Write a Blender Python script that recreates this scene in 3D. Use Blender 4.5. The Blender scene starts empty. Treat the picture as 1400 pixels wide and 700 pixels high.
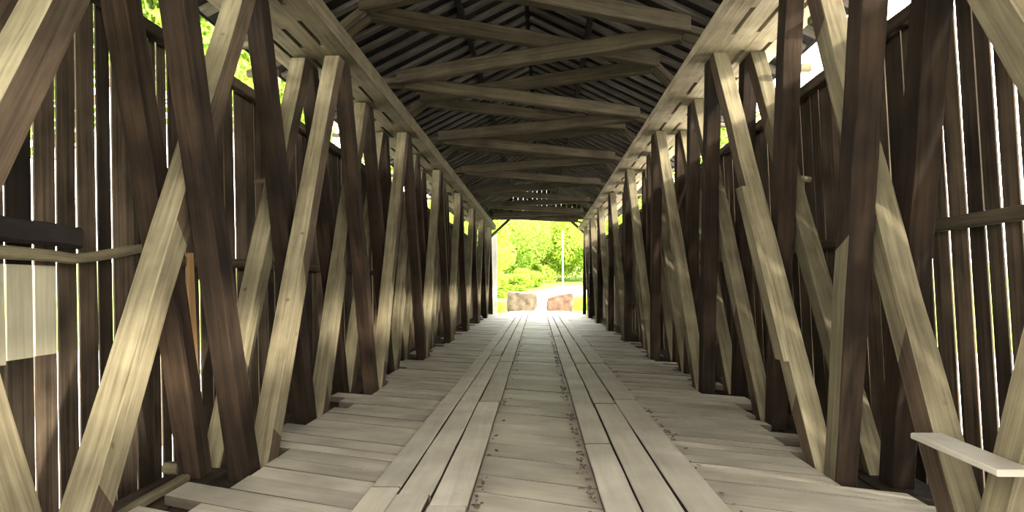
import bpy, bmesh, math, random
from mathutils import Vector, Matrix, noise

random.seed(7)
C = bpy.context.scene.collection
R = random.Random(11)

# ------------------------------------------------------------------ materials
def nodes_of(name):
    m = bpy.data.materials.new(name); m.use_nodes = True
    nt = m.node_tree
    return m, nt, nt.nodes, nt.links, nt.nodes['Principled BSDF']

def wood(name, dark, light, vary=0.5, grain=(1.3, 26.0), bump=0.35, rough=0.85, spots=0.0, spec=0.08, blotch=0.0):
    m, nt, N, L, B = nodes_of(name)
    uv = N.new('ShaderNodeUVMap')
    at = N.new('ShaderNodeAttribute'); at.attribute_name = 'rnd'
    mul = N.new('ShaderNodeMath'); mul.operation = 'MULTIPLY'; mul.inputs[1].default_value = 91.7
    L.new(at.outputs['Fac'], mul.inputs[0])
    cx = N.new('ShaderNodeCombineXYZ'); L.new(mul.outputs[0], cx.inputs[0]); L.new(mul.outputs[0], cx.inputs[2])
    add = N.new('ShaderNodeVectorMath'); add.operation = 'ADD'
    L.new(uv.outputs[0], add.inputs[0]); L.new(cx.outputs[0], add.inputs[1])
    mp = N.new('ShaderNodeMapping'); mp.inputs['Scale'].default_value = (grain[0], grain[1], 1)
    L.new(add.outputs[0], mp.inputs[0])
    n1 = N.new('ShaderNodeTexNoise'); n1.inputs['Scale'].default_value = 1.0; n1.inputs['Detail'].default_value = 6
    n1.inputs['Roughness'].default_value = 0.62; n1.inputs['Distortion'].default_value = 0.6
    L.new(mp.outputs[0], n1.inputs['Vector'])
    n2 = N.new('ShaderNodeTexNoise'); n2.inputs['Scale'].default_value = 2.6; n2.inputs['Detail'].default_value = 4
    L.new(add.outputs[0], n2.inputs['Vector'])
    mixf = N.new('ShaderNodeMath'); mixf.operation = 'MULTIPLY_ADD'; mixf.inputs[1].default_value = 0.62
    L.new(n1.outputs['Fac'], mixf.inputs[0])
    m3 = N.new('ShaderNodeMath'); m3.operation = 'MULTIPLY'; m3.inputs[1].default_value = 0.38
    L.new(n2.outputs['Fac'], m3.inputs[0]); L.new(m3.outputs[0], mixf.inputs[2])
    rp = N.new('ShaderNodeValToRGB')
    rp.color_ramp.elements[0].position = 0.34; rp.color_ramp.elements[0].color = (*dark, 1)
    rp.color_ramp.elements[1].position = 0.62; rp.color_ramp.elements[1].color = (*light, 1)
    L.new(mixf.outputs[0], rp.inputs[0])
    br = N.new('ShaderNodeMath'); br.operation = 'MULTIPLY_ADD'
    br.inputs[1].default_value = vary; br.inputs[2].default_value = 1 - vary * 0.5
    L.new(at.outputs['Fac'], br.inputs[0])
    mc = N.new('ShaderNodeMix'); mc.data_type = 'RGBA'; mc.blend_type = 'MULTIPLY'; mc.inputs[0].default_value = 1
    L.new(rp.outputs[0], mc.inputs[6])
    cb = N.new('ShaderNodeCombineXYZ')
    for i in range(3): L.new(br.outputs[0], cb.inputs[i])
    L.new(cb.outputs[0], mc.inputs[7])
    out = mc.outputs[2]
    if blotch:
        tc = N.new('ShaderNodeTexCoord'); nb = N.new('ShaderNodeTexNoise'); nb.inputs['Scale'].default_value = 1.7; nb.inputs['Detail'].default_value = 5
        va = N.new('ShaderNodeVectorMath'); va.operation = 'ADD'
        L.new(tc.outputs['Object'], va.inputs[0]); L.new(cx.outputs[0], va.inputs[1]); L.new(va.outputs[0], nb.inputs['Vector'])
        r3 = N.new('ShaderNodeValToRGB')
        r3.color_ramp.elements[0].position = 0.36; r3.color_ramp.elements[0].color = (1 - blotch, 1 - blotch, 1 - blotch, 1)
        r3.color_ramp.elements[1].position = 0.60; r3.color_ramp.elements[1].color = (1, 1, 1, 1)
        L.new(nb.outputs['Fac'], r3.inputs[0])
        mk = N.new('ShaderNodeMix'); mk.data_type = 'RGBA'; mk.blend_type = 'MULTIPLY'; mk.inputs[0].default_value = 1
        L.new(out, mk.inputs[6]); L.new(r3.outputs[0], mk.inputs[7]); out = mk.outputs[2]
    if spots:
        v = N.new('ShaderNodeTexVoronoi'); v.inputs['Scale'].default_value = 3.0
        L.new(add.outputs[0], v.inputs['Vector'])
        r2 = N.new('ShaderNodeValToRGB')
        r2.color_ramp.elements[0].position = 0.02; r2.color_ramp.elements[0].color = (0.35, 0.3, 0.25, 1)
        r2.color_ramp.elements[1].position = 0.075; r2.color_ramp.elements[1].color = (1, 1, 1, 1)
        L.new(v.outputs['Distance'], r2.inputs[0])
        mk = N.new('ShaderNodeMix'); mk.data_type = 'RGBA'; mk.blend_type = 'MULTIPLY'; mk.inputs[0].default_value = spots
        L.new(out, mk.inputs[6]); L.new(r2.outputs[0], mk.inputs[7]); out = mk.outputs[2]
    L.new(out, B.inputs['Base Color'])
    B.inputs['Roughness'].default_value = rough
    B.inputs['Specular IOR Level'].default_value = spec
    bp = N.new('ShaderNodeBump'); bp.inputs['Strength'].default_value = bump; bp.inputs['Distance'].default_value = 0.012
    L.new(mixf.outputs[0], bp.inputs['Height']); L.new(bp.outputs[0], B.inputs['Normal'])
    return m

def plain(name, c0, c1, scale, rough=0.9, detail=6, bump=0.3):
    m, nt, N, L, B = nodes_of(name)
    tc = N.new('ShaderNodeTexCoord')
    n = N.new('ShaderNodeTexNoise'); n.inputs['Scale'].default_value = scale; n.inputs['Detail'].default_value = detail
    L.new(tc.outputs['Object'], n.inputs['Vector'])
    rp = N.new('ShaderNodeValToRGB')
    rp.color_ramp.elements[0].position = 0.35; rp.color_ramp.elements[0].color = (*c0, 1)
    rp.color_ramp.elements[1].position = 0.65; rp.color_ramp.elements[1].color = (*c1, 1)
    L.new(n.outputs['Fac'], rp.inputs[0]); L.new(rp.outputs[0], B.inputs['Base Color'])
    B.inputs['Roughness'].default_value = rough; B.inputs['Specular IOR Level'].default_value = 0.2
    bp = N.new('ShaderNodeBump'); bp.inputs['Strength'].default_value = bump; bp.inputs['Distance'].default_value = 0.03
    L.new(n.outputs['Fac'], bp.inputs['Height']); L.new(bp.outputs[0], B.inputs['Normal'])
    return m

def leafy(name, ca, cb, trans=0.45):
    m, nt, N, L, B = nodes_of(name)
    N.remove(B)
    at = N.new('ShaderNodeAttribute'); at.attribute_name = 'rnd'
    mx = N.new('ShaderNodeMix'); mx.data_type = 'RGBA'
    mx.inputs[6].default_value = (*ca, 1); mx.inputs[7].default_value = (*cb, 1)
    L.new(at.outputs['Fac'], mx.inputs[0])
    d = N.new('ShaderNodeBsdfDiffuse'); t = N.new('ShaderNodeBsdfTranslucent'); ms = N.new('ShaderNodeMixShader')
    L.new(mx.outputs[2], d.inputs[0]); L.new(mx.outputs[2], t.inputs[0])
    ms.inputs[0].default_value = trans
    L.new(d.outputs[0], ms.inputs[1]); L.new(t.outputs[0], ms.inputs[2])
    L.new(ms.outputs[0], N['Material Output'].inputs['Surface'])
    return m

M = {
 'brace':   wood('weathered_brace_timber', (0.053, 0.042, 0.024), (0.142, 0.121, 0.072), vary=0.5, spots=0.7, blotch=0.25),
 'brown_face':     wood('brown_timber_face', (0.018, 0.0125, 0.008), (0.072, 0.050, 0.031), vary=0.4, spots=0.5, blotch=0.35),
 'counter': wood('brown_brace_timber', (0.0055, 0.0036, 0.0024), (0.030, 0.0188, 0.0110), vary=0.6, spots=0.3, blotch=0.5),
 'siding':  wood('aged_siding_boards', (0.008, 0.0057, 0.0037), (0.066, 0.047, 0.030), blotch=0.5, vary=1.2, grain=(0.8, 26)),
 'floor':   wood('worn_deck_planks', (0.205, 0.180, 0.134), (0.290, 0.259, 0.202), vary=0.30, grain=(0.9, 14), bump=0.2, rough=0.6, spots=0.3, spec=0.3, blotch=0.36),
 'runner':  wood('worn_runner_planks', (0.226, 0.200, 0.153), (0.312, 0.281, 0.224), vary=0.26, grain=(0.9, 15), bump=0.2, rough=0.6, spots=0.35, spec=0.3, blotch=0.22),
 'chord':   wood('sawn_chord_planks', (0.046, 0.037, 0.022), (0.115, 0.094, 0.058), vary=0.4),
 'lit_chord': wood('lit_sawn_chord_planks', (0.16, 0.125, 0.08), (0.34, 0.285, 0.20), vary=0.4, blotch=0.25),  # right chord only: light from the ground outside put into the colour
 'lateral': wood('lateral_timber', (0.020, 0.015, 0.0095), (0.060, 0.048, 0.030), vary=0.35),
 'rafter':  wood('rafter_timber', (0.036, 0.030, 0.025), (0.096, 0.083, 0.071), vary=0.6),
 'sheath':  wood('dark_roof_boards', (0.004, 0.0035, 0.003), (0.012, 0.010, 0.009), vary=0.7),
 'char':    wood('charred_board', (0.004, 0.0035, 0.003), (0.018, 0.014, 0.012), vary=0.2, bump=0.8),
 'white':   wood('white_boards', (0.62, 0.60, 0.52), (0.80, 0.78, 0.70), vary=0.15),  # near-white tone of the far left jamb board
 'pale_band':    wood('pale_band_boards', (0.21, 0.187, 0.122), (0.29, 0.26, 0.18), vary=0.2),
 'orange':  wood('fresh_pine_board', (0.15, 0.085, 0.033), (0.24, 0.145, 0.065), vary=0.3),
 'bark':    wood('tree_bark', (0.10, 0.075, 0.05), (0.26, 0.20, 0.14), vary=0.3, grain=(3, 20), bump=0.8),
 'pole':    wood('pale_utility_pole', (0.17, 0.155, 0.12), (0.26, 0.24, 0.19), vary=0.1),
 'leafy':   leafy('sunlit_leaves', (0.145, 0.245, 0.018), (0.45, 0.56, 0.10)),
 'leafy2':  leafy('deep_green_leaves', (0.11, 0.21, 0.02), (0.38, 0.50, 0.10)),
 'blade':   leafy('grass_blades', (0.24, 0.42, 0.04), (0.50, 0.66, 0.08), 0.3),
 'grass':   plain('rough_grass', (0.085, 0.165, 0.015), (0.21, 0.31, 0.04), 1.6),
 'gravel':  plain('pale_gravel_road', (0.62, 0.60, 0.55), (0.80, 0.79, 0.75), 9),
 'earth':   plain('shaded_river_bank', (0.035, 0.03, 0.02), (0.10, 0.085, 0.055), 0.8),
 'stone':   plain('tan_stone', (0.036, 0.026, 0.016), (0.092, 0.072, 0.048), 3.5, bump=0.8),
 'redstone':plain('rusty_red_stone', (0.050, 0.023, 0.013), (0.090, 0.060, 0.040), 3.0, bump=0.8),
 'seam':    wood('dirt_packed_plank_edges', (0.030, 0.024, 0.016), (0.075, 0.062, 0.044), vary=0.4),
 'litter':  plain('dry_leaf_litter', (0.022, 0.014, 0.009), (0.075, 0.048, 0.030), 30),
 'iron':    plain('rusted_iron', (0.08, 0.05, 0.035), (0.20, 0.15, 0.12), 20),
}

# ------------------------------------------------------------------ mesh helpers
class MB:
    def __init__(s):
        s.bm = bmesh.new(); s.uv = s.bm.loops.layers.uv.new('UVMap'); s.r = s.bm.faces.layers.float.new('rnd')
    def sweep(s, rings, rnd=None, u0=None, cap=True):
        """closed section rings joined into one solid; u runs along, v around"""
        rnd = R.random() if rnd is None else rnd
        u0 = R.random() * 9 if u0 is None else u0
        n = len(rings[0]); vs = [[s.bm.verts.new(p) for p in r] for r in rings]
        per = [0.0]
        for i in range(n): per.append(per[-1] + (Vector(rings[0][(i + 1) % n]) - Vector(rings[0][i])).length)
        us = [u0]
        for a, b in zip(rings, rings[1:]):
            us.append(us[-1] + (sum((Vector(p) for p in b), Vector()) / n - sum((Vector(p) for p in a), Vector()) / n).length)
        for k in range(len(rings) - 1):
            for i in range(n):
                j = (i + 1) % n
                f = s.bm.faces.new((vs[k][i], vs[k][j], vs[k + 1][j], vs[k + 1][i])); f[s.r] = rnd
                for l, uv in zip(f.loops, ((us[k], per[i]), (us[k], per[i + 1]), (us[k + 1], per[i + 1]), (us[k + 1], per[i]))):
                    l[s.uv].uv = uv
        if cap:
            for ring, rev in ((vs[0], True), (vs[-1], False)):
                f = s.bm.faces.new(list(reversed(ring)) if rev else ring); f[s.r] = rnd
                c = ring[0].co
                for l in f.loops:
                    d = l.vert.co - c; l[s.uv].uv = (u0 + d.x * 0.4 + d.y * .3, d.z + d.y)
    def bar(s, p0, p1, w, h, up=(0, 0, 1), ch=0.012, seg=1, jit=0.0, rnd=None, taper=1.0):
        """chamfered squared timber from p0 to p1; w across, h along up"""
        p0, p1 = Vector(p0), Vector(p1); t = (p1 - p0).normalized(); up = Vector(up)
        a = t.cross(up).normalized(); b = a.cross(t).normalized()
        ch = min(ch, w * .3, h * .3); W, H = w / 2, h / 2; rings = []
        for k in range(seg + 1):
            f = k / seg; c = p0.lerp(p1, f); sc = 1 + (taper - 1) * f
            if jit:
                c = c + a * R.uniform(-jit, jit) + b * R.uniform(-jit, jit); sc *= 1 + R.uniform(-jit, jit) * 2
            w2, h2 = W * sc, H * sc
            pts = [(-w2 + ch, -h2), (w2 - ch, -h2), (w2, -h2 + ch), (w2, h2 - ch), (w2 - ch, h2), (-w2 + ch, h2), (-w2, h2 - ch), (-w2, -h2 + ch)]
            rings.append([c + a * x + b * y for x, y in pts])
        s.sweep(rings, rnd)
    def pole(s, pts, r, n=8, rnd=None, jit=0.0):
        rings = []
        for k, p in enumerate(pts):
            p = Vector(p); t = (Vector(pts[min(k + 1, len(pts) - 1)]) - Vector(pts[max(k - 1, 0)])).normalized()
            up = Vector((0, 0, 1)) if abs(t.z) < .9 else Vector((0, 1, 0))
            a = t.cross(up).normalized(); b = a.cross(t).normalized(); rr = r[k] if isinstance(r, (list, tuple)) else r
            rings.append([p + (a * math.cos(6.2832 * i / n) + b * math.sin(6.2832 * i / n)) * rr * (1 + R.uniform(-jit, jit)) for i in range(n)])
        s.sweep(rings, rnd)
    def build(s, name, mat, parent=None, smooth=False, base=None):
        """one mesh object; its origin sits at `base` (world) so it can be moved by itself"""
        bmesh.ops.recalc_face_normals(s.bm, faces=s.bm.faces[:])
        org = Vector((0, 0, 0))
        if parent is not None: org = parent.location.copy()
        elif base == 'auto':
            n = len(s.bm.verts); org = sum((v.co for v in s.bm.verts), Vector()) / n
            org.z = min(v.co.z for v in s.bm.verts)
        if org.length: bmesh.ops.translate(s.bm, verts=s.bm.verts[:], vec=-org)
        me = bpy.data.meshes.new(name); s.bm.to_mesh(me); s.bm.free()
        if smooth:
            for p in me.polygons: p.use_smooth = True
        me.materials.append(mat)
        o = bpy.data.objects.new(name, me); C.objects.link(o)
        if parent is not None: o.parent = parent
        else: o.location = org
        return o

def tag(o, label, cat, group=None, kind=None):
    o['label'] = label; o['category'] = cat
    if group: o['group'] = group
    if kind: o['kind'] = kind
    return o
def struct(o, label=None):
    o['kind'] = 'structure'
    if label: o['label'] = label
    return o
def empty(name, loc, label, cat, group=None):
    o = bpy.data.objects.new(name, None); C.objects.link(o); o.location = loc; o.empty_display_size = .2
    return tag(o, label, cat, group)

ORD = ['first', 'second', 'third', 'fourth', 'fifth', 'sixth', 'seventh', 'eighth', 'ninth', 'tenth', 'eleventh', 'twelfth',
       'thirteenth', 'fourteenth', 'fifteenth', 'sixteenth', 'seventeenth', 'eighteenth', 'nineteenth', 'twentieth']
SIDE = {-1: 'left', 1: 'right'}

# ------------------------------------------------------------------ bridge geometry (metres; Y runs down the bridge)
END = 33.0            # far portal
START = -1.2          # near portal, behind the camera
def rack(z, d):       # the old bridge leans a little to the left, less towards the far abutment
    return -0.045 * max(z, -0.4) * max(0.0, 1 - d / END)
def P(x, d, z): return Vector((x + rack(z, d), d, z))

PER = 3.9
A0 = 3.88             # first inner apex in view
PLANES = {'inner': (1.98, 2.14), 'middle': (2.17, 2.33), 'outer': (2.36, 2.52)}
TOPZ = 3.74
footprints = []       # (side, xin, d) of every brace at floor level

def brace_mesh(side, plane, d0, d1, wid, band=None, z0=-0.06, z1=TOPZ, mat='brace', jit=.008):
    xi, xo = PLANES[plane]
    mb = MB(); rings = []; n = 9; c = .006; wob = R.uniform(-.012, .012)
    lv = [z0 + (z1 - z0) * k / n for k in range(n + 1)]
    marks = {}
    if band:                                   # levels where the inward face changes between pale and brown
        for bz in band:
            if z0 + .1 < bz < z1 - .1:
                q = min(range(1, n), key=lambda k: abs(lv[k] - bz)); lv[q] = bz; marks[q] = (R.uniform(.03, .16), R.uniform(-.16, -.03))
        lv.sort()
    for k in range(n + 1):
        z = lv[k]; f = (z - z0) / (z1 - z0); d = d0 + (d1 - d0) * (z / TOPZ)
        hw = wid / 2 * (1 + R.uniform(-.05, .05)); a = xi + R.uniform(-jit, jit) * .6 + .004; b = xo + R.uniform(-jit, jit) * .6 - .004
        d += wob * math.sin(f * 3.1) * 2
        pts = [(a, d - hw + c), (a + c, d - hw), (b - c, d - hw), (b, d - hw + c), (b, d + hw - c), (b - c, d + hw), (a + c, d + hw), (a, d + hw - c)]
        sl = (d1 - d0) / TOPZ
        off = [0] * 8
        if k in marks: off[0], off[7] = marks[k]
        rings.append([P(side * x, dd + sl * o, z + o) for (x, dd), o in zip(pts, off)])
    mb.sweep(rings)
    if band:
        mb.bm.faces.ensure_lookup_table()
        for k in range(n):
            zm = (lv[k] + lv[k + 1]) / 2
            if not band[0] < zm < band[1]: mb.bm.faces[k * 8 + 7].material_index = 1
    return mb

# members beside the entrance do not keep the regular spacing
SPECIAL = {(-1, 'middle', 0, 'back'): (3.20, 1.80), (1, 'middle', 0, 'back'): (3.72, 1.92), (1, 'middle', 1, 'away'): (3.99, 5.55)}
braces = 0
for side in (-1, 1):
    for plane, off in (('inner', 0.0), ('middle', PER / 2), ('outer', 0.02)):
        ca = cc = 0
        k = -1
        while True:
            apex = A0 + off + PER * k
            if apex > END + .2: break
            k += 1
            ap = apex + R.uniform(-.04, .04) + (.14 if plane == 'middle' and k == 0 else 0)
            for lean in ('away', 'back'):
                if lean == 'away':
                    dt, db, w = ap, ap - 2.28 + R.uniform(-.035, .035), .225
                else:
                    dt, db, w = ap + .235, ap + 1.255 + R.uniform(-.035, .035), .205
                db, dt = SPECIAL.get((side, plane, k, lean), (db, dt))
                if dt < 2.6 and plane == 'inner': continue
                if max(dt, db) < 2.9 or db > END - .35 or dt > END - .35: continue
                far = apex > 19.5
                if not far:
                    i = ca if lean == 'away' else cc
                    if lean == 'away': ca += 1
                    else: cc += 1
                    if lean == 'away':
                        lab = f'pale {plane}-row truss brace on {SIDE[side]} wall leaning toward far end, {ORD[i]} from near end'
                    else:
                        lab = f'dark brown {plane}-row truss brace on {SIDE[side]} wall leaning back overhead, {ORD[i]} from near end'
                    grp = f'{plane} row braces of the {SIDE[side]} truss'
                    if (side, plane, k, lean) in SPECIAL and lean == 'back':
                        lab = f'pale brace foot in the lower {SIDE[side]} corner leaning back, beside entrance'
                else:
                    ln = 'pale far-off' if lean == 'away' else 'dark far-off'
                    lab = f'{ln} {plane}-row truss brace on {SIDE[side]} wall, among those crowding toward far portal'
                    grp = f'{ln} {plane} row braces of the {SIDE[side]} truss'
                band = None
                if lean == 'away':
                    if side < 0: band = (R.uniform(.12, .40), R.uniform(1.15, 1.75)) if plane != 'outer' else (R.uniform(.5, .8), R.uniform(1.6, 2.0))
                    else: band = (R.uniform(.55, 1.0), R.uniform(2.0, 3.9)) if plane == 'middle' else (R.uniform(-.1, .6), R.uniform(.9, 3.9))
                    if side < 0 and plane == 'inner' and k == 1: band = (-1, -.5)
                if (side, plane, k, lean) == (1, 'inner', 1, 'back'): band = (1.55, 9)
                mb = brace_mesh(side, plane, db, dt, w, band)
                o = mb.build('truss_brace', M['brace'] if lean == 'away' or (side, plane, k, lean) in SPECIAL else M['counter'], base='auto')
                o.data.materials.append(M['brown_face'] if lean == 'away' else M['brace'])
                tag(o, lab, 'truss brace', grp); braces += 1
                if (side, plane, k, lean) == (1, 'inner', 2, 'away'):      # an overlaid plank with a cut ledge at its foot
                    mb = MB(); rings = []
                    for q in range(7):
                        z = .70 + 1.5 * q / 6; d = db + (dt - db) * z / TOPZ
                        rings.append([P(xx, dd, z) for xx, dd in ((1.945, d - .112), (1.985, d - .112), (1.985, d + .10), (1.945, d + .10))])
                    mb.sweep(rings); mb.build('splice_plank', M['brace'], o)
                footprints.append((side, PLANES[plane][0], db, w))

# small cleats nailed between the truss rows and the siding
for side in (-1, 1):
    for i, k in enumerate(range(0, 4)):
        d = A0 + PER / 2 + PER * k + (.59 if side < 0 else .15)
        mb = MB(); z = 3.46
        mb.bar(P(side * 2.35, d, z), P(side * 2.83, d + .02, z - .02), .08, .055)
        o = mb.build('cleat', M['brace'], base='auto')
        tag(o, f'short wooden cleat bridging middle brace and siding top on {SIDE[side]} wall, {ORD[i]} from near end', 'cleat', f'upper cleats of the {SIDE[side]} truss')
    for i, d in enumerate((7.36, 11.3, 15.2)):
        mb = MB(); mb.bar(P(side * 2.55, d, 3.48), P(side * 2.86, d, 3.47), .08, .07)
        o = mb.build('cleat', M['brace'], base='auto')
        tag(o, f'stub block over {SIDE[side]} siding top before an outer brace head, {ORD[i]} from near end', 'cleat', f'stub blocks of the {SIDE[side]} siding')
    for i, d in enumerate((7.15, 11.1, 15.0)):
        mb = MB(); z = 2.32
        mb.pole([P(side * 2.53, d, z), P(side * 2.62, d, z + .01), P(side * 2.73, d + .02, z)], [.03, .032, .028], jit=.1)
        o = mb.build('cleat', M['brace'], base='auto')
        tag(o, f'round wooden peg at mid height behind outer braces on {SIDE[side]} wall, {ORD[i]} from near end', 'peg', f'mid height pegs of the {SIDE[side]} truss')

# top chords: five long planks side by side with spacer blocks in the gaps between them
for side in (-1, 1):
    ch = empty('top_chord', (side * 2.24, START, 3.75), f'laminated long top chord timber with dark slots running above {SIDE[side]} truss', 'chord', 'top chords')
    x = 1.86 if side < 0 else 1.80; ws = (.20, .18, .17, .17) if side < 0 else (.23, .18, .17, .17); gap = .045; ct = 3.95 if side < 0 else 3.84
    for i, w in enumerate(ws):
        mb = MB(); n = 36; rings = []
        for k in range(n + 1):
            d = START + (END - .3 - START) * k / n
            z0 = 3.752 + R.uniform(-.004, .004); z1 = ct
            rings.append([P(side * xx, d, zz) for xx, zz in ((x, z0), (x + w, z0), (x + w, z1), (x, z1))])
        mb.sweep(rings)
        mb.build('chord_plank', M['chord'] if side < 0 else M['lit_chord'], ch)
        x += w
        if i < 3:
            mb = MB(); d = START + R.uniform(0, .6)
            while d < END - 1:
                l = R.uniform(.35, .6)
                mb.sweep([[P(side * xx, dd, zz) for xx, zz in ((x - .002, 3.754), (x + gap + .002, 3.754), (x + gap + .002, ct - .02), (x - .002, ct - .02))] for dd in (d, d + l)])
                d += l + R.uniform(.5, .85)
            b = mb.build('spacer_block', M['chord'] if side < 0 else M['lit_chord'], ch); b['kind'] = 'stuff'
            x += gap

# bottom chords under the deck edges
for side in (-1, 1):
    bc = empty('bottom_chord', (side * 2.24, START, -.62), f'heavy dark timber bottom chord under {SIDE[side]} edge of deck', 'chord', 'bottom chords')
    for xa, xb in ((1.86, 2.25), (2.27, 2.66)):
        mb = MB(); mb.sweep([[P(side * xx, d, zz) for xx, zz in ((xa, -.62), (xb, -.62), (xb, -.066), (xa, -.066))] for d in (START, 6, 14, 22, END)])
        mb.build('chord_plank', M['siding'], bc)

# ------------------------------------------------------------------ siding
XS = 2.80
def siding(side):
    mb = MB()
    slits_left = {3.62: .0165, 4.06: .0215, 4.26: .0155, 4.46: .0215, 4.67: .0195, 4.84: .0195, 5.44: .0215, 5.60: .029}
    slits_right = {3.85: .017, 4.05: .017, 4.22: .032, 4.40: .018, 4.57: .0225, 4.75: .0165, 4.97: .0215, 5.20: .017, 5.44: .0205, 5.72: .022}
    tab = slits_left if side < 0 else slits_right
    seams = []
    d = START
    while d < END - .2:
        near = 3.55 < d < 5.75
        if near:
            nx = [s for s in sorted(tab) if s > d + .05]
            if nx and nx[0] - d < .34:
                seams.append((d, nx[0], tab[nx[0]])); d = nx[0]; continue
        w = R.uniform(.19, .29)
        if d < 3.55 and d + w > 3.5: w = 3.62 - d if side < 0 else 3.6 - d
        g = R.choice((.003, .004, .005, .006, .008, .010, .012, .0225)) if d < 9 else R.choice((.003, .005, .008, .012, .012, .03))
        if d < 3.4: g = .006
        seams.append((d, d + w, g)); d += w
    for a, b, g in seams:
        zt = 3.24 + R.uniform(-.03, .02); zb = -.32 + R.uniform(-.22, .10)
        x0 = XS + R.uniform(-.002, .003); t = .010; lean = R.uniform(-.010, .010)
        rings = []
        banded = side < 0 and a > 3.2 and b < 4.40
        lv = [zb + (zt - zb) * q / 5 for q in range(6)]
        if banded: lv = [zb, .2, .86 + R.uniform(-.05, .05), 1.41, 2.2, zt]
        for k in range(6):
            z = lv[k]; e = lean * (k / 5 - .5); bow = R.uniform(-.002, .002)
            a2, b2 = a + e + R.uniform(0, .003), b - g + e - R.uniform(0, .004)
            rings.append([P(side * xx, dd, z) for xx, dd in ((x0 + bow, a2), (x0 + bow, b2), (x0 + t + bow, b2), (x0 + t + bow, a2))])
        nf = len(mb.bm.faces); mb.sweep(rings)
        if banded:
            mb.bm.faces.ensure_lookup_table()
            for q in range(8, 12): mb.bm.faces[nf + q].material_index = 1     # a paler band across these boards
    o = mb.build('wall_' + SIDE[side], M['siding']); o.data.materials.append(M['pale_band'])
    return o
struct(siding(-1), 'dark vertical board siding with bright slits on left side')
struct(siding(1), 'dark vertical board siding with bright slits on right side')

# horizontal rails (girts) the siding is nailed to
for side in (-1, 1):
    spans = [(START, 3.3), (3.36, 5.55), (5.6, 9.4), (9.45, 13.3), (13.35, 17.2), (17.25, 21.1), (21.15, 25.0), (25.05, 29), (29.05, 32.6)]
    for i, (a, b) in enumerate(spans):
        mb = MB(); z = 1.5 if side < 0 else 1.68
        if i == 1 and side < 0:   # a bent pole
            pts = [(3.36, 1.475), (3.75, 1.47), (4.1, 1.465), (4.3, 1.455), (4.5, 1.475), (4.8, 1.515), (5.1, 1.56), (5.25, 1.62), (5.4, 1.63)]
            mb.pole([P(-2.735, d, zz) for d, zz in pts], [.036, .036, .035, .033, .034, .034, .033, .03, .03], jit=.08)
            lab = 'bent pale pole rail nailed across left siding under the charred board'
        else:
            n = 6
            mb.bar(P(side * 2.745, a, z + R.uniform(-.02, .02)), P(side * 2.745, b, z + R.uniform(-.02, .02)), .07, .085, seg=n, jit=.007)
            lab = f'horizontal mid-height wooden rail on {SIDE[side]} siding, {ORD[i - 1]} length from near end' if i else f'horizontal mid-height rail on {SIDE[side]} siding beside the entrance'
        tag(mb.build('siding_rail', (M['brace'] if side < 0 else M['lateral']) if i == 1 else M['siding'], base='auto'), lab, 'rail', f'mid height rails of the {SIDE[side]} siding')
    for i, (a, b) in enumerate(spans):
        mb = MB(); mb.bar(P(side * 2.735, a, 3.19), P(side * 2.735, b, 3.19 + R.uniform(-.015, .015)), .085, .10, seg=6, jit=.006)
        lab = f'rail along the open top edge of {SIDE[side]} siding, {ORD[i - 1]} length from near end' if i else f'rail along top edge of {SIDE[side]} siding beside the entrance'
        tag(mb.build('siding_rail', M['siding'], base='auto'), lab, 'rail', f'top rails of the {SIDE[side]} siding')

# charred board resting on the left rail
mb = MB(); mb.bar(P(-2.72, 3.3, 1.60), P(-2.72, 4.32, 1.583), .07, .13, seg=7, jit=.008, ch=.02)
tag(mb.build('charred_board', M['char'], base='auto'), 'short black charred board lying on the rail of left siding', 'board')
# orange pine strip behind the left braces
mb = MB(); mb.bar(P(-2.70, 5.78, -.15), P(-2.70, 5.70, 1.55), .10, .025, up=(1, 0, 0))
tag(mb.build('pine_board', M['orange'], base='auto'), 'upright fresh orange pine board against left siding behind crossing braces', 'board')
# small step-like board nailed to the near right brace
mb = MB()
mb.bar((2.055, 3.98, .50), (2.065, 3.27, .485), .165, .032, ch=.006)
tag(mb.build('step_board', M['runner'], base='auto'), 'short pale board sticking out flat from the near right brace', 'board')
# loose board lying at the left deck edge
mb = MB(); mb.bar((-2.43, 5.02, -.03), (-2.40, 3.80, -.035), .07, .05, seg=4, jit=.006)
tag(mb.build('loose_board', M['brace'], base='auto'), 'loose pale board lying beside the ragged left deck edge near entrance', 'board')
mb = MB(); mb.bar((-2.68, 5.25, -.02), (-2.56, 5.22, -.02), .10, .08, ch=.02)
tag(mb.build('wood_block', M['brace'], base='auto'), 'small grey wood chunk wedged at end of left deck planks', 'block')

# ------------------------------------------------------------------ deck
SK = -0.45           # the planks are laid askew
def limit(side, d, r, half):
    """how far a plank may run out before it meets the foot of a brace"""
    x = r
    for s, xi, db, w in footprints:
        if s == side and abs(db + 0.0 - d) < w / 2 + half + .05: x = min(x, xi - .02)
    return x
mb = MB()
def plank(x0, x1, d0, w, zt, th=.06, rnd=None, u=0):
    seg = max(2, int((x1 - x0) / .4)); rings = []
    for k in range(seg + 1):
        x = x0 + (x1 - x0) * k / seg; d = d0 + SK * x
        z = zt + R.uniform(-.002, .002); h = w / 2
        rings.append([(x, d - h, z - th), (x, d + h, z - th), (x, d + h, z), (x, d - h, z)])
    nf = len(mb.bm.faces); mb.sweep(rings, rnd)
    mb.bm.faces.ensure_lookup_table()
    for q in range(seg):
        for s in (1, 3): mb.bm.faces[nf + q * 4 + s].material_index = 1      # seams are packed with dirt
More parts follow.
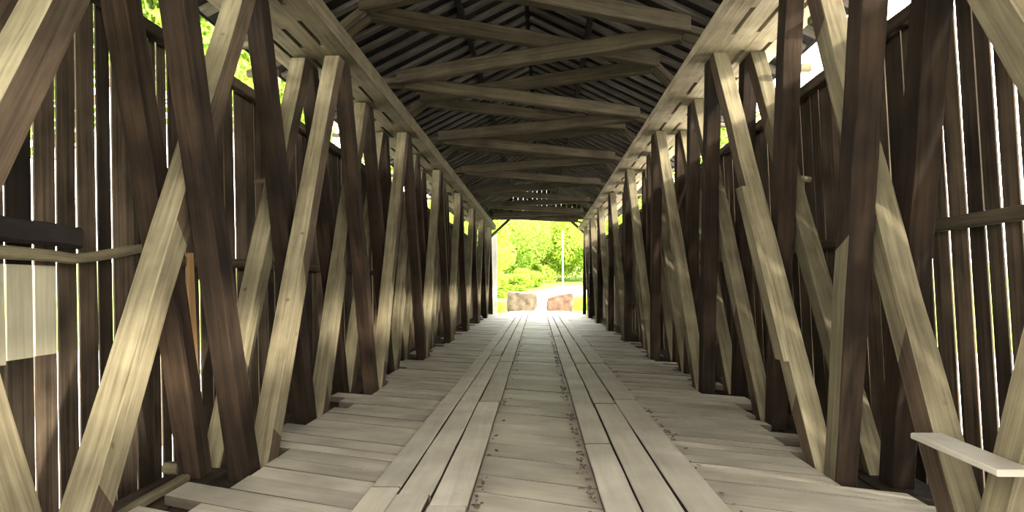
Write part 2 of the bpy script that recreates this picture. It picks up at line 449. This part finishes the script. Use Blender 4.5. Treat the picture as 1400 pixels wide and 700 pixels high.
for sect, (wa, wb) in (('l', (.22, .36)), ('c', (.34, .56)), ('r', (.22, .34))):
    d = START - 1.2
    while d < END + 1.0:
        w = R.uniform(wa, wb); g = R.choice((.004, .010, .016, .024)); dc = d + w / 2
        z = R.uniform(-.005, .004)
        if sect == 'l':
            r = R.choice((2.0, 2.05, 2.2, 2.35, 2.42, 2.3)); dd = dc + .45 * 2.2
            r = limit(-1, dd, r, w / 2); x0, x1 = -r, -.75
        elif sect == 'c': x0, x1 = -.75 + .01, .74; z -= .004
        else:
            r = R.choice((2.0, 2.05, 2.15, 2.3, 2.4, 2.25)); dd = dc - .45 * 2.2
            r = limit(1, dd, r, w / 2); x0, x1 = .75, r
        ya, yb = dc + SK * x0, dc + SK * x1
        if max(ya, yb) < END + .45 and min(ya, yb) > START - .3:
            plank(x0, x1, dc, w - g, z)
        d += w
floor = mb.build('floor', M['floor']); floor.data.materials.append(M['seam']); struct(floor, 'worn grey transverse deck planks laid askew')

# runner planks: three side by side in each wheel track
rows = {'left': [(-1.035, -.850), (-.838, -.640), (-.626, -.405)], 'right': [(.375, .575), (.590, .815), (.832, 1.075)]}
pos = ('left', 'middle', 'right')
for tr in ('left', 'right'):
    for ri, (xa, xb) in enumerate(rows[tr]):
        d = START + R.uniform(0, .5); i = 0; vis = 0
        while d < END + .2:
            l = R.uniform(3.3, 5.4); e = min(d + l, END + .3)
            if e - d < .8: break
            m2 = MB(); n = 8; rings = []; th = .045 + R.uniform(-.004, .006); rot = R.uniform(-.006, .006)
            for k in range(n + 1):
                y = d + .006 + (e - d - .012) * k / n
                o = rot * (k / n - .5) * 2 + R.uniform(-.003, .003); c = .008
                zb = .0075; zt = zb + th
                rings.append([(xa + o, y, zb), (xb + o, y, zb), (xb + o, y, zt - c), (xb + o - c, y, zt), (xa + o + c, y, zt), (xa + o, y, zt - c)])
            m2.sweep(rings); m2.bm.faces.ensure_lookup_table()
            for q in (-1, -2): m2.bm.faces[q].material_index = 1
            for q in range(n):
                for e_ in (1, 5): m2.bm.faces[q * 6 + e_].material_index = 1
            if e > 3.8:
                if e > 24: lab = f'far runner plank of {pos[ri]} row in the {tr} wheel track close to far portal'
                else:
                    lab = f'grey lengthwise runner plank, {pos[ri]} row of {tr} wheel track, {ORD[vis]} from near end'; vis += 1
            else: lab = f'runner plank of {pos[ri]} row in the {tr} wheel track at the entrance'
            ro = m2.build('runner_plank', M['runner'], base='auto'); ro.data.materials.append(M['seam'])
            tag(ro, lab, 'plank', f'{pos[ri]} row runner planks of the {tr} wheel track' + (' by the far portal' if e > 24 else ''))
            d = e

# leaf litter gathered along the runner edges
mb = MB()
for i in range(520):
    e = R.choice((.345, .345, .345, -.375, 1.105)); y = 3.6 + 16 * R.random() ** 1.8
    if noise.noise(Vector((y * 1.4, e * 5, 2))) < -.05 and R.random() < .8: continue
    x = e - abs(R.gauss(0, .028)) if e > 0 and e < 1 else e + abs(R.gauss(0, .028)) ; s = R.uniform(.008, .026); a = R.random() * 6.28; z = .012
    pts = [Vector((x + s * math.cos(a + t) * q, y + s * math.sin(a + t) * q, z + R.uniform(0, .016))) for t, q in ((0, 1), (1.3, .5), (3.14, .9), (4.6, .45))]
    low = [p - Vector((0, 0, .004)) for p in pts]
    mb.sweep([low, pts])
tag(mb.build('leaf_litter', M['litter']), 'dry brown leaf bits gathered along edges of the wheel track planks', 'leaf litter', kind='stuff')

# ------------------------------------------------------------------ roof
RZ, RS = 5.72, .50
def roofz(x): return RZ - RS * abs(x)
mb = MB()
for side in (-1, 1):
    s = 0.0; Lx = 3.42
    x = .0
    while x < Lx:
        w = R.uniform(.17, .24); x2 = min(x + w, Lx)
        d = START - .4
        while d < END + .5:
            l = R.uniform(3, 5); e = min(d + l, END + .5)
            za, zb = roofz(x) + .15, roofz(x2) + .15
            mb.sweep([[P(side * (x + .004), dd, za), P(side * (x2 - .004), dd, zb), P(side * (x2 - .004), dd, zb + .03), P(side * (x + .004), dd, za + .03)] for dd in (d + .004, e - .004)])
            d = e
        x = x2
    mb.sweep([[P(side * xx, dd, zz) for xx, zz in ((0, roofz(0) + .19), (3.46, roofz(3.46) + .19), (3.46, roofz(3.46) + .22), (0, roofz(0) + .22))] for dd in (START - .45, 5, 12, 20, END + .55)])
struct(mb.build('ceiling', M['sheath']), 'dark boards of the gable roof seen from below')
# rafters
d = 3.6; i = 0
while d < END:
    for side in (-1, 1):
        mb = MB()
        pa = P(side * .045, d, roofz(.045) + .118); pb = P(side * 3.36, d, roofz(3.36) + .118)
        mb.bar(pa, pb, (.15 + R.uniform(-.02, .02)), .058, ch=.006, seg=3, jit=.003)
        if d < 12: lab = f'slender roof rafter on {SIDE[side]} slope, {ORD[i]} from near end' if i < 20 else f'slender roof rafter on {SIDE[side]} slope past the near twenty'
        else: lab = f'slender roof rafter deep in the shaded far run of the {SIDE[side]} slope'
        if d < 12 and i >= 20: g = f'rafters of the {SIDE[side]} slope past the near twenty'
        else: g = f'rafters of the {SIDE[side]} roof slope' if d < 12 else f'far rafters of the {SIDE[side]} roof slope'
        tag(mb.build('rafter', M['rafter'], base='auto'), lab, 'rafter', g)
    d += .48 + R.uniform(-.02, .02); i += 1
# purlins under the rafters and plates that carry their feet
for side in (-1, 1):
    mb = MB()
    mb.bar(P(side * 2.68, START, 4.24), P(side * 2.68, END, 4.24), .12, .38, seg=12, jit=.004)
    tag(mb.build('wall_plate', M['lateral'], base='auto'), f'long wall plate timber under the rafter feet above {SIDE[side]} truss', 'timber', 'wall plates')
    for j, xx in enumerate((.95,)):
        mb = MB()
        mb.bar(P(side * xx, 2.0, roofz(xx) + .03), P(side * xx, END - .3, roofz(xx) + .03), .09, .06, seg=14, jit=.004)
        tag(mb.build('purlin', M['sheath'], base='auto'), f'thin long pole under the rafters halfway up {SIDE[side]} roof slope', 'purlin', 'purlins')

# lateral bracing: long diagonals crossing under the roof from chord to chord
st0, step = 3.85, 1.95
def lateral(dl, dr, z, lab, grp):
    root = empty('lateral_brace', P(0, (dl + dr) / 2, z), lab, 'overhead brace', grp)
    sg = 1 if dr > dl else -1
    a, b = P(-1.70, dl + sg * .13, z + .085), P(1.70, dr - sg * .13, z + .045)
    t = (b - a).normalized()
    mb = MB(); mb.bar(a, b, .15, .17, seg=8, jit=.006, ch=.014)
    mb.build('timber', M['lateral'], root)
    for e, s in ((a, -1), (b, 1)):
        mb = MB(); q = e + Vector((s * .30, 0, 0))
        q.z = (3.955 if s < 0 else 3.845) + .04; q0 = e - Vector((s * .03, 0, 0)); q0.z = z + (.05 if s < 0 else .02)
        mb.bar(q0, q, .075, .075, ch=.008)
        mb.build('tenon', M['lateral'], root)
for j in range(0, 15):
    s = st0 + step * (j - 1)
    e = s + step
    if e > END - .3: break
    # even station: right node of set one / left node of set two
    for which in (0, 1):
        even = (j % 2 == 0)
        if which == 0: dl, dr, z = (e, s, 3.97) if even is False else (s, e, 3.97)
        else:          dl, dr, z = (s, e, 4.20) if even is False else (e, s, 4.20)
        near_right = dr < dl
        how = 'near end on right' if near_right else 'near end on left'
        if j < 9: lab = f'overhead diagonal timber with {how}, {ORD[j // 1]} crossing pair from near end'; grp = 'overhead lateral braces'
        else: lab = f'far overhead diagonal timber with {how}, among the crossings close to far portal'; grp = f'far overhead lateral braces with {how}'
        lateral(dl, dr, z, lab, grp)

# ------------------------------------------------------------------ far portal
pf = empty('portal_frame', (0, END, 0), 'timber frame of the bright far portal with two corner braces', 'portal frame')
mb = MB(); mb.bar((-2.26, END + .1, -.1), (-2.26, END + .1, 4.2), .28, .22, up=(0, 1, 0)); mb.build('post', M['lateral'], pf)
mb = MB(); mb.bar((2.34, END + .1, -.1), (2.34, END + .1, 4.2), .22, .22, up=(0, 1, 0)); mb.build('post', M['brace'], pf)
mb = MB(); mb.bar((-2.9, END + .1, 4.36), (2.9, END + .1, 4.36), .2, .24); mb.build('lintel', M['lateral'], pf)
mb = MB(); mb.bar((-2.14, END + .05, 3.45), (-1.28, END + .05, 4.25), .11, .11); mb.build('corner_brace', M['lateral'], pf)
mb = MB(); mb.bar((2.26, END + .05, 3.50), (1.42, END + .05, 4.25), .11, .11); mb.build('corner_brace', M['lateral'], pf)
mb = MB(); mb.bar((-2.02, END + .75, -.05), (-2.02, END + .75, 3.62), .30, .04, up=(0, 1, 0)); o = mb.build('jamb_board', M['white'], pf); o['label'] = 'white jamb board'
def gable(y, name, lab):
    mb = MB(); x = -2.9
    while x < 2.9:
        w = R.uniform(.19, .26); x2 = min(x + w, 2.9)
        zt0, zt1 = roofz(x) + .145, roofz(x2 - .01) + .145
        mb.sweep([[(x, yy, 4.3), (x2 - .003, yy, 4.3), (x2 - .003, yy, zt1), (x, yy, zt0)] for yy in (y, y + .025)])
        x = x2
    for xa, xb in ((-2.95, -2.42), (2.47, 2.95)):
        x = xa
        while x < xb - .02:
            x2 = min(x + .22, xb)
            mb.sweep([[(x, yy, -.3), (x2 - .012, yy, -.3), (x2 - .012, yy, 4.28), (x, yy, 4.28)] for yy in (y, y + .025)])
            x = x2
    return struct(mb.build(name, M['siding']), lab)
gable(END + .22, 'wall_far', 'vertical boards closing the far gable around the portal')

# ------------------------------------------------------------------ outside
def hgt(x, y):
    far = max(0.0, min(1.0, (y - END + .5) / 1.0)); near = max(0.0, min(1.0, (START + .2 - y) / 1.0))
    land = max(far, near)
    e = max(0.0, abs(x) - 4.5); bank = -min(3.2, e * .25) * max(0, min(1, (47 - y) / 6)) if y > END - 1 or y < START else 0
    z = (-3.3) * (1 - land) + land * (-.09 + bank)
    if y > 42: z += min(6.0, (y - 42) * .075)
    r = noise.noise(Vector((x * .12, y * .12, 0))) * .25
    return z + (r if abs(x) > 4 or y > 50 else 0)
mb = MB(); bm = mb.bm
xs = [-70, -45, -30, -20, -14, -10, -7, -5, -3.5, -2, 0, 2, 3.5, 5, 7, 10, 14, 20, 30, 45, 70]
ys = [-40, -20, -8, -4, -2.8, -2, 2, 8, 14, 20, 26, 31, 32.5, 33, 33.5, 35, 38, 42, 47, 52, 60, 70, 85, 100]
g = [[bm.verts.new((x, y, hgt(x, y))) for x in xs] for y in ys]
for a in range(len(ys) - 1):
    for b in range(len(xs) - 1): bm.faces.new((g[a][b], g[a][b + 1], g[a + 1][b + 1], g[a + 1][b]))
mb3 = MB(); mb3.sweep([[(xx, y, zz) for xx, zz in ((-4.2, -3.3), (4.2, -3.3), (4.2, -2.7), (-4.2, -2.7))] for y in (-2, 8, 16, 24, 32.2)])
struct(mb3.build('creek_bank', M['earth']), 'dark bare earth under the bridge')
# (pale ground added beside the bridge to bounce light and whiten the slits)
mb2 = MB()
for sx in (1, -1): mb2.sweep([[(sx * xx, y, zz) for xx, zz in ((4.2, -3.2), (60, -2.9), (60, -2.85), (4.2, -2.88))] for y in (-30, -10, 5, 18, 31.2)])
for sx in (1, -1): mb2.sweep([[(sx * xx, y, zz) for xx, zz in ((13, z - .4), (60, z - .4), (60, z), (13, z))] for y, z in ((31.2, -2.86), (46, -2.5), (62, -1.2))])
struct(mb2.build('bounce_ground', M['gravel']), 'added pale ground bouncing light up beside the bridge')
struct(mb.build('ground', M['grass']), 'green sloping ground and shaded bank outside the bridge')

# gravel road leaving the portal and bending right
mb = MB(); rings = []
for x, y, w in ((.05, END + .46, 4.2), (.1, 36, 3.0), (.15, 39, 1.6), (.25, 42, 1.9), (1.2, 48, 3.6), (3.4, 53, 6.4), (9, 55.5, 5), (20, 56, 5)):
    dx, dy = (0, 1) if y < 43 else ((.45, .9) if y < 50 else ((.8, .6) if y < 54 else (1, .0)))
    nx, ny = dy, -dx; l = math.hypot(nx, ny); nx, ny = nx / l, ny / l
    a, b = (x - nx * w / 2, y - ny * w / 2), (x + nx * w / 2, y + ny * w / 2); lift = .05 if y < 43 else .3
    rings.append([(*a, hgt(*a) - .1), (*b, hgt(*b) - .1), (*b, hgt(*b) + lift), (*a, hgt(*a) + lift)])
mb.sweep(rings); 
struct(mb.build('road', M['gravel']), 'pale gravel road outside the far portal')
mb = MB(); mb.sweep([[(-3, y, -.14), (3, y, -.14), (3, y, -.06), (-3, y, -.06)] for y in (-40, -20, START - .1)])
struct(mb.build('road', M['gravel']), 'pale gravel road at the near entrance')

def boulder(name, x, y, w, dpt, h, mat, lab, seed, slant=0):
    bm2 = bmesh.new(); bmesh.ops.create_cube(bm2, size=1)
    bmesh.ops.subdivide_edges(bm2, edges=bm2.edges[:], cuts=5, use_grid_fill=True)
    for v in bm2.verts:
        p = v.co.copy(); sp = p.normalized() * .62
        q = p.lerp(sp, .28); n = noise.noise_vector(p * 2.6 + Vector((seed, 0, 0))) * .06
        q = q + n
        zz = (q.z + .5); v.co = Vector((q.x * w, q.y * dpt, zz * (h + slant * q.x)))
    me = bpy.data.meshes.new(name); bm2.to_mesh(me); bm2.free(); me.materials.append(mat)
    o = bpy.data.objects.new(name, me); C.objects.link(o); o.location = (x, y, -.12)
    return tag(o, lab, 'boulder', 'boulders beyond the portal')
boulder('boulder', -.80, 37.5, 1.45, .9, 1.02, M['stone'], 'squarish tan stone block left of the road beyond the portal', 3.1, -.1)
boulder('boulder', 1.12, 37.5, 1.32, .9, .88, M['redstone'], 'low rusty red stone block right of the road beyond the portal', 8.7, .28)

# utility pole far off by the road
mb = MB(); mb.pole([(2.02, 58.5, .9), (2.01, 58.5, 2.5), (2.0, 58.5, 4.0), (1.99, 58.5, 5.6)], [.075, .075, .07, .065], n=10)
tag(mb.build('utility_pole', M['pole'], base='auto'), 'slim pale pole standing beside the road among far trees', 'pole')

# grass blades by the portal
mb = MB()
for i in range(2600):
    if R.random() < .6: x = R.uniform(1.98, 3.4); y = R.uniform(38.8, 43)
    else: x = R.uniform(-3.4, -1.75); y = R.uniform(34.4, 42)
    h = R.uniform(.25, .85) if x > 0 else R.uniform(.15, .6); a = R.random() * 6.28; w = .02; lx, ly = R.uniform(-.15, .15), R.uniform(-.15, .15)
    z = -.12
    b0 = [(x - w * math.cos(a), y - w * math.sin(a), z), (x + w * math.cos(a), y + w * math.sin(a), z), (x + w * .3, y + w * .8, z)]
    b1 = [(p[0] * .4 + (x + lx) * .6, p[1] * .4 + (y + ly) * .6, z + h) for p in b0]
    mb.sweep([b0, b1])
tag(mb.build('grass', M['blade']), 'tall bright grass growing on both sides of the portal road', 'grass', kind='stuff')

# trees
def shrub_mesh(seed, mat, rx, rz, n=5000):
    me = crown_mesh('shrub', seed, n, mat, rx, rz, .09); return me
def crown_mesh(name, seed, n, mat, rx, rz, leaf):
    lim = rx * 1.12
    r = random.Random(seed); bm = bmesh.new(); lay = bm.faces.layers.float.new('rnd')
    lobes = [(Vector((r.gauss(0, .45) * rx, r.gauss(0, .45) * rx, r.uniform(-.7, .75) * rz)), r.uniform(.32, .55)) for _ in range(13)]
    for i in range(n):
        c, q = r.choice(lobes)
        u = Vector((r.gauss(0, 1), r.gauss(0, 1), r.gauss(0, 1))).normalized()
        p = c + Vector((u.x * rx, u.y * rx, u.z * rz * .8)) * q * (r.random() ** .35)
        rr = math.hypot(p.x, p.y)
        if rr > lim: p.x *= lim / rr; p.y *= lim / rr
        nn = (u + Vector((r.gauss(0, .6), r.gauss(0, .6), r.gauss(0, .6)))).normalized()
        a = nn.orthogonal().normalized(); b = nn.cross(a); th = r.random() * 6.28
        a, b = a * math.cos(th) + b * math.sin(th), b * math.cos(th) - a * math.sin(th)
        s = leaf * r.uniform(.6, 1.3); fold = nn * s * .25
        v = [bm.verts.new(p - a * s), bm.verts.new(p + b * s * .5 + fold), bm.verts.new(p + a * s), bm.verts.new(p - b * s * .5 + fold)]
        f1 = bm.faces.new((v[0], v[1], v[2])); f2 = bm.faces.new((v[0], v[2], v[3]))
        k = r.random(); f1[lay] = k; f2[lay] = k
    me = bpy.data.meshes.new(name); bm.to_mesh(me); bm.free(); me.materials.append(mat)
    return me
def trunk_mesh(seed, h, rad):
    mb = MB(); r = random.Random(seed)
    pts = [Vector((0, 0, -.4))]; 
    for k in range(1, 7): pts.append(Vector((r.gauss(0, .12) * k * .5, r.gauss(0, .12) * k * .5, h * k / 6)))
    mb.pole(pts, [rad * (1.25, 1, .9, .8, .65, .5, .3)[k] for k in range(7)], n=9, jit=.06)
    for b in range(6):
        s = pts[3 + b % 3]; a = r.random() * 6.28; l = h * .3
        mb.pole([s, s + Vector((math.cos(a) * l * .5, math.sin(a) * l * .5, l * .35)), s + Vector((math.cos(a) * l, math.sin(a) * l, l * .8))], [rad * .4, rad * .28, rad * .1], n=6)
    bmesh.ops.recalc_face_normals(mb.bm, faces=mb.bm.faces[:])
    me = bpy.data.meshes.new('trunk'); mb.bm.to_mesh(me); mb.bm.free(); me.materials.append(M['bark']); return me
crowns = [crown_mesh('crown', 1, 15000, M['leafy'], 3.4, 4.2, .135), crown_mesh('crown', 2, 15000, M['leafy'], 3.8, 4.6, .15), crown_mesh('crown', 3, 15000, M['leafy2'], 3.2, 5.0, .14)]
trunks = [trunk_mesh(4, 8.5, .22), trunk_mesh(5, 9, .26)]
def tree(x, y, s, v, lab, grp, drop=0.0):
    z = hgt(x, y)
    root = empty('tree', (x, y, z), lab, 'tree', grp)
    a = R.random() * 6.28
    t = bpy.data.objects.new('trunk', trunks[v % 2]); c = bpy.data.objects.new('crown', crowns[v % 3])
    for o in (t, c): C.objects.link(o); o.parent = root; o.rotation_euler = (0, 0, a); o.scale = (s, s, s)
    c.location = (0, 0, (7.6 - drop) * s)
    if drop < 0: t.scale = (s, s, s * (7.6 - drop) / 7.6)
far = [(-9.5, 60), (-5.2, 58.5), (-1.8, 63), (1.2, 66), (4.6, 63), (8.2, 62), (12, 62), (-13, 63), (-7, 68), (-1, 70), (5, 71), (10, 70), (3, 80), (-4, 80)]
for i, (x, y) in enumerate(far):
    tree(x, y, R.uniform(.85, 1.05), i, 'leafy yellow-green tree in the wood seen beyond the far portal', 'trees beyond the far portal', drop=4.6)
for i, (x, y, s) in enumerate([(-4.6, 47, 1.0), (-3.0, 49.5, .9), (-1.7, 51.5, .85), (-5.6, 51, 1.2), (-.6, 57.5, .9)]):
    me = crown_mesh('shrub', 20 + i, 5200, M['leafy'], 1.25 * s, .95 * s, .085)
    o = bpy.data.objects.new('shrub', me); C.objects.link(o); o.location = (x, y, hgt(x, y) + .75 * s)
    tag(o, 'round green shrub at the left verge behind the tan stone block', 'shrub', 'shrubs beyond the portal')
tree(-3.6, 44, .62, 0, 'bright tree overhanging the road on the left just beyond the portal', 'near trees beyond the portal', drop=1.6)
tree(3.9, 46.5, .62, 1, 'bright tree overhanging the road on the right just beyond the portal', 'near trees beyond the portal', drop=.8)
for i, (x, y) in enumerate([(-10, 6), (-9.8, 12.5), (-10, 19), (-9.7, 25.5), (-10, 32), (-13, 39), (-16, 9), (-16, 16), (-16, 23), (-9, 46), (-16, 31), (-10, -1), (-16, 2)]):
    tree(x, y, R.uniform(1.25, 1.45), i, 'tall leafy river bank tree glimpsed through the gap above left siding', 'trees outside the left wall', drop=-4.2)
for i, (x, y) in enumerate([(13, 36), (17, 44), (11, 46)]):
    tree(x, y, R.uniform(1.05, 1.25), i, 'leafy river bank tree glimpsed through the gap above right siding', 'trees outside the right wall')

# ------------------------------------------------------------------ light
w = bpy.data.worlds.new('World'); bpy.context.scene.world = w; w.use_nodes = True
nt = w.node_tree; bg = nt.nodes['Background']
bg.inputs['Color'].default_value = (1.0, 0.975, 0.92, 1); bg.inputs['Strength'].default_value = 3.2
sun = bpy.data.lights.new('sun', 'SUN'); sun.energy = 2.4; sun.angle = math.radians(4); sun.color = (1.0, .94, .82)
so = bpy.data.objects.new('sun', sun); C.objects.link(so)
dirv = Vector((-1, .75, -.56)); so.rotation_euler = dirv.to_track_quat('-Z', 'Y').to_euler()
so.location = (20, -15, 14)

# ------------------------------------------------------------------ camera
cam = bpy.data.cameras.new('camera'); co = bpy.data.objects.new('camera', cam); C.objects.link(co)
cam.sensor_width = 36; cam.lens = 36 * 1000 / 1400; cam.clip_start = .02; cam.clip_end = 400
co.location = (0, 0, 1.3)
co.rotation_euler = (math.pi / 2 + math.atan(39 / 1000), 0, math.atan(35 / 1000))
sc = bpy.context.scene; sc.camera = co
sc.view_settings.view_transform = 'Standard'; sc.view_settings.look = 'None'
sc.view_settings.gamma = 1; sc.view_settings.use_curve_mapping = False
sc.view_settings.exposure = 2.98
try:
    sc.cycles.max_bounces = 12; sc.cycles.diffuse_bounces = 6; sc.cycles.use_denoising = True
except Exception: pass
